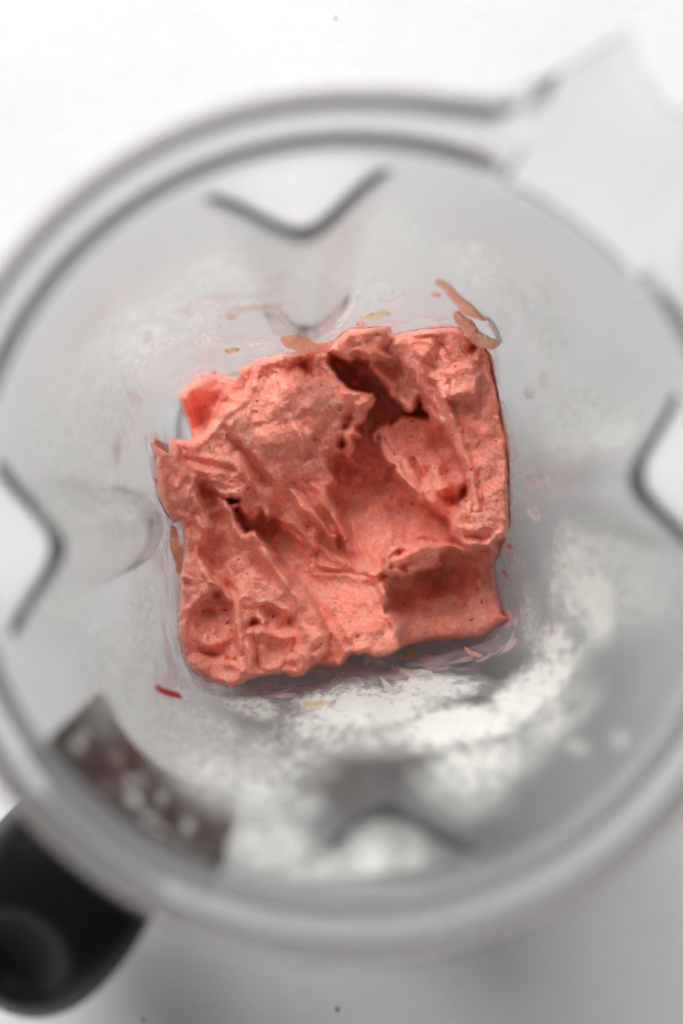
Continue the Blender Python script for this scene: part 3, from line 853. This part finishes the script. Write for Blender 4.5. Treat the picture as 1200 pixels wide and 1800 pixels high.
SM = [
 ([(491,592),(505,587),(522,584),(535,588),(548,597),(560,602),(575,600),(592,595),(598,612),(580,617),(562,618),(552,617),(548,625),(540,629),(536,625),(528,615),(514,607),(496,602)], 0.0024, M_smear, "fat pink smear with a pointed left end below the top rib of the jar"),
 ([(799,543),(806,542),(815,552),(830,562),(842,580),(855,588),(868,594),(881,600),(878,607),(868,611),(856,606),(842,600),(826,592),(815,577),(806,560)], 0.0020, M_smear, "pink boat-shaped smear touching the upper right corner of the sorbet"),
 ([(763,486),(790,497),(805,515),(830,535),(850,553),(858,563),(840,557),(825,552),(812,545),(800,528),(785,510),(768,497)], 0.0012, M_smear, "long thin diagonal pink smear just above the boat-shaped one"),
 ([(856,552),(868,566),(878,585),(884,601),(877,601),(868,584),(858,566)], 0.0006, M_pale, "pale thin smear curving down beside the boat-shaped one"),
 ([(385,548),(420,534),(450,530),(480,533),(500,545),(512,565),(525,580),(518,584),(503,566),(485,545),(455,541),(425,547),(395,560),(382,556)], 0.0006, M_pale, "pale pink arched smear left of the top rib"),
 ([(395,557),(404,551),(414,550),(415,557),(404,562)], 0.0006, M_smear, "small pink spot beneath the arched pale smear"),
 ([(394,614),(412,609),(421,611),(408,618),(396,618)], 0.0010, M_peach, "small orange sliver just above the upper left chunk of sorbet"),
 ([(632,556),(650,549),(680,545),(692,548),(672,555),(648,560)], 0.0008, M_peach, "flat peach streak just right of the top rib"),
 ([(625,566),(640,563),(642,568),(628,571)], 0.0007, M_smear, "small pink streak directly above the tall piece of sorbet at the top"),
 ([(758,515),(768,512),(776,517),(766,522)], 0.0006, M_smear, "small pink dot left of the long diagonal smear"),
 ([(719,1141),(726,1148),(733,1153),(730,1159),(716,1160),(704,1158),(714,1152)], 0.0014, M_smear, "small pink peak standing on the wall below the deep hollow"),
 ([(740,1157),(752,1151),(765,1156),(760,1160),(745,1160)], 0.0010, M_smear, "small pink mound just right of the pink peak below the hollow"),
 ([(820,1133),(827,1143),(838,1150),(851,1155),(842,1158),(828,1154),(819,1145)], 0.0014, M_smear, "pink comma-shaped smear below the lower right corner of the sorbet"),
 ([(686,1170),(700,1174),(712,1180),(740,1179),(760,1182),(763,1188),(745,1189),(720,1191),(702,1185),(690,1179)], 0.0009, M_pale, "long wavy pale smear below the plateau of sorbet"),
 ([(604,1183),(612,1180),(621,1184),(612,1189),(600,1196),(585,1201),(572,1205),(588,1195)], 0.0009, M_pale, "pale comet-shaped smear with a red tip below the sorbet"),
 ([(640,1156),(650,1154),(662,1158),(674,1164),(678,1170),(668,1168),(658,1164),(649,1164),(647,1172),(653,1178),(642,1176),(638,1166)], 0.0008, M_pale, "pale loop of sorbet hanging below the plateau edge"),
 ([(666,1192),(676,1195),(690,1211),(701,1222),(690,1227),(677,1212)], 0.0009, M_pale, "whitish curved splash beside the cream residue at the bottom"),
 ([(893,958),(900,957),(903,964),(895,966)], 0.0008, M_smear, "round pink dot on the right wall beside the deep hollow"),
 ([(883,1001),(889,1004),(893,1014),(888,1017)], 0.0007, M_smear, "small pink oval on the right wall halfway down the hollow"),
 ([(270,1206),(290,1213),(310,1221),(320,1231),(306,1229),(287,1223),(273,1216)], 0.0009, M_redpulp, "bright red pulp streak at the lower left corner of the jar"),
 ([(299,922),(306,934),(305,948),(312,962),(317,977),(313,981),(315,1000),(311,1012),(307,992),(301,972),(297,950)], 0.0018, M_smear, "narrow pink curl on the wall left of the sorbet's long gap"),
 ([(530,1240),(548,1234),(575,1234),(582,1242),(560,1248),(536,1252)], 0.0009, M_peach, "peach patch at the left end of the cream residue"),
]
for k_, (pts_, th_, mt_, lb_) in enumerate(SM):
    smear(pts_, th_, mt_, lb_, seed=k_, step=1.0 if (np.ptp(np.array(pts_)[:, 0]) < 30) else 1.5)

# ------------------------------------------------------------------ cream residue dried on the wall, plus painted reflections
zr = np.linspace(0.014, 0.1765, 390)
PHI, ZZ = np.meshgrid(phi, zr)
Rr = wall_r(PHI.ravel(), ZZ.ravel()).reshape(PHI.shape) - 0.00045
PXr, PYr = to_px(AX + Rr * np.cos(PHI), AY + Rr * np.sin(PHI), ZZ)
CREAM_AND_GLINT = [(682,1522,62,60,0,.46),(300,555,95,45,-35,0.62),(235,600,45,70,15,0.55),(380,485,110,40,-20,0.45),(470,455,80,60,0,0.42),(700,430,70,70,0,0.36),(655,500,50,45,0,0.4),(860,485,110,38,28,0.45),(965,590,35,110,-22,0.52),(1065,740,46,40,0,0.7),(1000,715,50,80,0,0.55),(1080,690,70,60,0,0.42),(180,705,65,110,0,0.5),(145,870,60,55,0,0.62),(205,905,60,45,0,0.55),(90,760,70,70,0,0.35),(1010,1010,40,75,0,0.72),(1045,1060,30,55,0,0.85),(985,1140,40,45,0,0.6),(1090,960,70,40,20,0.45),(1110,1020,60,80,0,0.35),(930,1085,20,60,0,0.3),(905,1238,70,30,-38,1.05),(815,1272,90,26,-5,1.1),(650,1240,100,32,0,0.98),(565,1275,70,34,0,0.562),(770,1208,70,18,0,0.8),(720,1285,150,36,0,0.53),(960,1190,60,30,-50,0.85),(300,1265,50,60,-40,0.562),(345,1340,90,55,40,0.484),(430,1390,90,50,10,0.406),(500,1330,80,45,0,0.429),(500,1410,60,40,0,0.312),(470,1480,60,40,0,0.468),(572,1525,36,32,0,0.281),(520,1545,30,40,0,0.265),(850,1335,110,55,-30,0.484),(810,1380,70,55,0,0.351),(1010,1312,22,18,0,0.296),(1092,1300,18,15,0,0.25),(955,1270,90,40,-40,0.429),(200,1180,60,100,0,0.45),(245,1120,28,120,0,0.42),(110,1080,70,70,0,0.32),(185,1210,14,12,0,0.5),(135,1310,14,10,50,0.5),(120,1340,8,8,0,0.4),(205,1330,10,16,-30,0.42),(180,1290,7,6,0,0.4),(170,1400,12,8,20,0.42),(232,1400,22,9,50,0.45),(262,1440,9,14,50,0.45),(300,1500,22,8,25,0.42),(330,1450,12,9,40,0.42),(215,1460,9,8,0,0.36),(285,1400,8,12,0,0.38),(350,1500,10,8,0,0.4),(440,1240,60,20,15,0.5),(380,1275,50,20,30,0.468),(440,1360,90,50,0,0.234),(834,440,10,9,0,0.85),(600,1300,60,30,0,0.39),(150,1290,10,12,0,.4),(225,1370,14,7,40,.42),(190,1420,8,8,0,.4),(280,1460,16,7,30,.42),(250,1370,8,16,-20,.35),(320,1480,8,8,0,.4),(130,1370,9,9,0,.35)]  # dried cream; the first entry paints the window highlight on the bottom rib
PEACH = [(206,788,7,26,5,.8),(232,696,16,9,40,.7),(930,690,8,11,0,.7),(937,903,8,12,-30,.8),(962,1107,6,11,25,.8),(685,521,26,6,-8,.7),(612,548,6,34,35,.75),(368,530,30,7,-3,.75),(366,599,18,7,-20,.7),(448,607,14,4,-3,.6),(375,582,7,5,0,.7),(350,595,60,8,-30,.35),(440,540,70,8,-5,.5),(1010,1020,14,40,0,.4),(985,985,20,10,-50,.5),(480,500,10,26,25,.5),(955,670,8,18,0,.5)]
PINK_AND_REFLECTION = [(560,1192,210,20,-6,.85),(800,1142,110,18,-8,.7),(905,1000,14,90,0,.5),(300,1160,24,60,20,.6),(300,1120,16,90,0,.5),(330,1200,40,20,40,.5),(430,1235,70,20,10,.55),(560,1208,110,20,-4,.65),(650,1185,60,18,0,.5),(420,596,90,8,-5,.45),(340,640,40,10,-30,.4),(740,564,80,9,-8,.5),(925,845,60,18,8,.65),
 (890,1040,9,60,0,.5),(285,830,18,60,0,.5),(288,960,26,40,0,.55),(830,1160,60,12,0,.4),(900,1125,20,16,-40,.4),(520,600,60,10,25,.45),(215,870,12,30,0,.5),(860,575,30,36,40,.3),(310,560,90,16,-30,.5),(400,520,90,10,-5,.5),(185,1385,10,8,0,.8)]  # pink smears; near the sorbet, its reflection in the plastic painted as film
def dens(lst):
    D_ = np.zeros(PXr.shape)
    for (x, y, a, b, rot, s) in lst:
        c_, s_ = math.cos(math.radians(rot)), math.sin(math.radians(rot))
        u = ((PXr - x) * c_ + (PYr - y) * s_) / a; v = (-(PXr - x) * s_ + (PYr - y) * c_) / b
        D_ = np.maximum(D_, s * np.exp(-0.5 * (u * u + v * v) ** 1.3))
    return D_
arc = PHI * 470; zz_ = ZZ * 3000
n_a = fbm(arc, zz_, 60, 5, 401, 0.6); n_b = fbm(arc, zz_, 13, 4, 411, 0.65); n_s = fbm(arc * 0.45, zz_ * 1.5, 22, 3, 421)
Dc = dens(CREAM_AND_GLINT); Dp = dens(PINK_AND_REFLECTION); Dh = dens(PEACH)
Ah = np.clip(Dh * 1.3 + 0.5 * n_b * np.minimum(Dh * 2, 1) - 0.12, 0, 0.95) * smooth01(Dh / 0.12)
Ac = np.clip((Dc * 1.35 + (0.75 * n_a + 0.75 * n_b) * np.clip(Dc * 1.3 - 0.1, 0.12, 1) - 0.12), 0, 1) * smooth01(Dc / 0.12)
od = poly_sd(OUTLINE, PXr, PYr)
Dp = np.maximum(Dp, 0.62 * np.exp(-(np.minimum(od, 0) / 13.0) ** 2))
Ap = np.clip((Dp * 1.0 + 0.9 * n_s * np.minimum(Dp * 2, 1) - 0.12), 0, 0.75) * smooth01(Dp / 0.12)
upside = smooth01((950 - PYr) / 300)
Ac = np.clip(Ac * 1.15, 0, 1) * (1 - 0.35 * upside)
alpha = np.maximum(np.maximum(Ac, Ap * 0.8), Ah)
tint = np.where(Ac + 1e-4 > Ap * 0.8, np.clip(0.12 * n_b, 0, 1), 1.0)
tint = np.where(Ah >= alpha - 1e-5, 0.5, tint)
need = alpha > 0.012
need = need | np.roll(need, 1, 0) | np.roll(need, -1, 0) | np.roll(need, 1, 1) | np.roll(need, -1, 1)
jn = np.roll(np.arange(NPHI), -1)
qn = need[:-1] & need[1:] & need[:-1][:, jn] & need[1:][:, jn]
used = np.zeros(need.shape, bool)
ii, jj = np.nonzero(qn)
for a_, b_ in ((ii, jj), (ii + 1, jj), (ii, jn[jj]), (ii + 1, jn[jj])): used[a_, b_] = True
rid = -np.ones(need.shape, int); rid[used] = np.arange(used.sum())
VR = np.stack([(AX + Rr * np.cos(PHI))[used], (AY + Rr * np.sin(PHI))[used], ZZ[used]], 1)
FR = np.stack([rid[ii, jj], rid[ii, jn[jj]], rid[ii + 1, jn[jj]], rid[ii + 1, jj]], 1)
def wall_film_material():
    m, nt, out = new_mat("cream_and_reflections")
    at1 = node(nt, "ShaderNodeAttribute"); at1.attribute_name = "cover"
    at2 = node(nt, "ShaderNodeAttribute"); at2.attribute_name = "tint"
    tc = node(nt, "ShaderNodeTexCoord")
    n = node(nt, "ShaderNodeTexNoise", Scale=650, Detail=4, Roughness=0.65)
    nt.links.new(tc.outputs["Object"], n.inputs["Vector"])
    sub = node(nt, "ShaderNodeMath", operation='MULTIPLY_ADD'); sub.inputs[1].default_value = 0.9; sub.inputs[2].default_value = -0.45
    nt.links.new(n.outputs[0], sub.inputs[0])
    sc_ = node(nt, "ShaderNodeMath", operation='MULTIPLY_ADD')
    nt.links.new(at1.outputs["Fac"], sc_.inputs[0]); nt.links.new(sub.outputs[0], sc_.inputs[1]); nt.links.new(at1.outputs["Fac"], sc_.inputs[2])
    cl = node(nt, "ShaderNodeClamp"); nt.links.new(sc_.outputs[0], cl.inputs[0])
    col = node(nt, "ShaderNodeMix", data_type='RGBA')
    col.inputs[6].default_value = (0.97, 0.96, 0.90, 1); col.inputs[7].default_value = (0.80, 0.58, 0.60, 1)
    nt.links.new(at2.outputs["Fac"], col.inputs[0])
    d = node(nt, "ShaderNodeBsdfDiffuse"); t = node(nt, "ShaderNodeBsdfTranslucent")
    nt.links.new(col.outputs[2], d.inputs[0]); nt.links.new(col.outputs[2], t.inputs[0])
    mx = node(nt, "ShaderNodeMixShader"); mx.inputs[0].default_value = 0.45
    nt.links.new(d.outputs[0], mx.inputs[1]); nt.links.new(t.outputs[0], mx.inputs[2])
    tr = node(nt, "ShaderNodeBsdfTransparent")
    m2 = node(nt, "ShaderNodeMixShader")
    nt.links.new(cl.outputs[0], m2.inputs[0]); nt.links.new(tr.outputs[0], m2.inputs[1]); nt.links.new(mx.outputs[0], m2.inputs[2])
    nt.links.new(m2.outputs[0], out.inputs[0])
    return m
res = mesh_obj("residue_and_reflections", VR, FR, wall_film_material())
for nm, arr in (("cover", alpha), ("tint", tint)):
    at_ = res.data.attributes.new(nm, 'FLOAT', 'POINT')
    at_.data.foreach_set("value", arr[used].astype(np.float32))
tag(res, "cloudy white and cream residue streaked round the inside wall of the blender jar, with painted reflections", "residue", kind="stuff")

# ------------------------------------------------------------------ handle and its mount
M_black = simple_mat("black_plastic", (0.005, 0.005, 0.005), 0.42)
M_black.node_tree.nodes["Principled BSDF"].inputs["Specular IOR Level"].default_value = 0.16
ph = np.linspace(HANDLE - 0.30, HANDLE + 0.30, 60)
zs_ = np.linspace(0.122, 0.174, 40)
PB, ZB = np.meshgrid(ph, zs_)
r_in = wall_r(PB.ravel(), ZB.ravel()).reshape(PB.shape) + 0.0033
cu = np.minimum(1, np.minimum((PB - ph[0]) / 0.04, (ph[-1] - PB) / 0.04)); cv = np.minimum(1, np.minimum((ZB - zs_[0]) / 0.006, (zs_[-1] - ZB) / 0.006))
r_out = r_in + 0.0015 + 0.0050 * np.sqrt(np.clip(1 - (1 - np.clip(np.minimum(cu, cv), 0, 1)) ** 2, 0, 1))
def shell_pts(r):
    return np.stack([(r * np.cos(PB)).ravel(), (r * np.sin(PB)).ravel(), ZB.ravel()], 1)
nb_ = PB.size; ny, nx = PB.shape
gi = np.arange(nb_).reshape(ny, nx)
Q = np.stack([gi[:-1, :-1], gi[:-1, 1:], gi[1:, 1:], gi[1:, :-1]], -1).reshape(-1, 4)
loop = np.concatenate([gi[0, :], gi[1:, -1], gi[-1, -2::-1], gi[-2:0:-1, 0]])
S_ = np.stack([loop, np.roll(loop, -1), np.roll(loop, -1) + nb_, loop + nb_], 1)
mount = mesh_obj("handle_mount", np.concatenate([shell_pts(r_in), shell_pts(r_out)]), np.concatenate([Q[:, ::-1], Q + nb_, S_[:, ::-1]]), M_black, jar)
path = [(0.0780, 0.146, 0.0140, 0.0100), (0.0840, 0.148, 0.0165, 0.0110), (0.0920, 0.147, 0.0185, 0.0130), (0.1010, 0.141, 0.0195, 0.0165), (0.1085, 0.127, 0.0200, 0.0210), (0.1115, 0.108, 0.0202, 0.0245),
        (0.1140, 0.085, 0.0203, 0.0262), (0.1145, 0.062, 0.0200, 0.0262), (0.1135, 0.042, 0.0186, 0.0240), (0.1120, 0.030, 0.0150, 0.0195), (0.1120, 0.0255, 0.0080, 0.0110)]
P_ = np.array(path)
tt = np.linspace(0, len(path) - 1, 90)
PI_ = np.stack([np.interp(tt, np.arange(len(path)), P_[:, k]) for k in range(4)], 1)
kern = np.exp(-0.5 * (np.arange(-8, 9) / 4.0) ** 2); kern /= kern.sum()
PI_ = np.stack([np.convolve(np.pad(PI_[:, k], 8, mode='reflect', reflect_type='odd'), kern, mode='valid') for k in range(4)], 1)
e_ = np.array([math.cos(HANDLE), math.sin(HANDLE), 0]); sd_ = np.array([-e_[1], e_[0], 0]); up_ = np.array([0, 0, 1.0])
NS = 64; hv = []
for i in range(len(PI_)):
    r, z, hw, ht = PI_[i]
    a = PI_[max(i - 1, 0)]; b = PI_[min(i + 1, len(PI_) - 1)]
    tg = np.array([b[0] - a[0], b[1] - a[1]]); tg /= np.linalg.norm(tg)
    nrm = -tg[1] * e_ + tg[0] * up_
    for k in range(NS):
        th = 2 * math.pi * k / NS
        c_, s_ = math.cos(th), math.sin(th)
        ex = 2 / 2.5
        p_ = r * e_ + z * up_ + sd_ * hw * math.copysign(abs(c_) ** ex, c_) + nrm * ht * math.copysign(abs(s_) ** ex, s_)
        hv.append(p_)
hv = np.array(hv)
dx_, dy_ = at(38, 1662, 0.135)
dc = np.array([dx_ - AX, dy_ - AY])
dd = np.hypot(hv[:, 0] - dc[0], hv[:, 1] - dc[1])
hv[:, 2] -= np.where(hv[:, 2] > 0.09, 0.010 * np.exp(-(dd / 0.0095) ** 4), 0)
hf = [(i * NS + k, i * NS + (k + 1) % NS, (i + 1) * NS + (k + 1) % NS, (i + 1) * NS + k) for i in range(len(PI_) - 1) for k in range(NS)]
handle = mesh_obj("handle", hv, hf, M_black, jar)
capb = bmesh.new(); capb.from_mesh(handle.data)
bmesh.ops.holes_fill(capb, edges=[e for e in capb.edges if e.is_boundary])
capb.to_mesh(handle.data); capb.free()

# ------------------------------------------------------------------ crumbs on the table
M_crumb = simple_mat("crumb_brown", (0.12, 0.085, 0.03), 0.7)
M_crumb2 = simple_mat("crumb_green", (0.30, 0.30, 0.10), 0.7)
for (px, py, s, mt, lb) in [(593, 1773, 1.0, M_crumb, "tiny dark brown crumb on the table below the blender jar"), (251, 1791, 0.9, M_crumb2, "tiny olive crumb on the table near the black handle"),
                            (589, 31, 0.6, M_crumb, "tiny grey crumb on the bright table above the blender jar")]:
    me = blob_mesh("crumb", 0.0007 * s, 0.0005 * s, 0.0004 * s, mt, 2)
    o = bpy.data.objects.new("crumb", me); scene.collection.objects.link(o)
    x, y = at(px, py, 0.0003); o.location = (x, y, 0.00035 * s); o.rotation_euler = (0, 0, random.uniform(0, 3))
    tag(o, lb, "crumb")
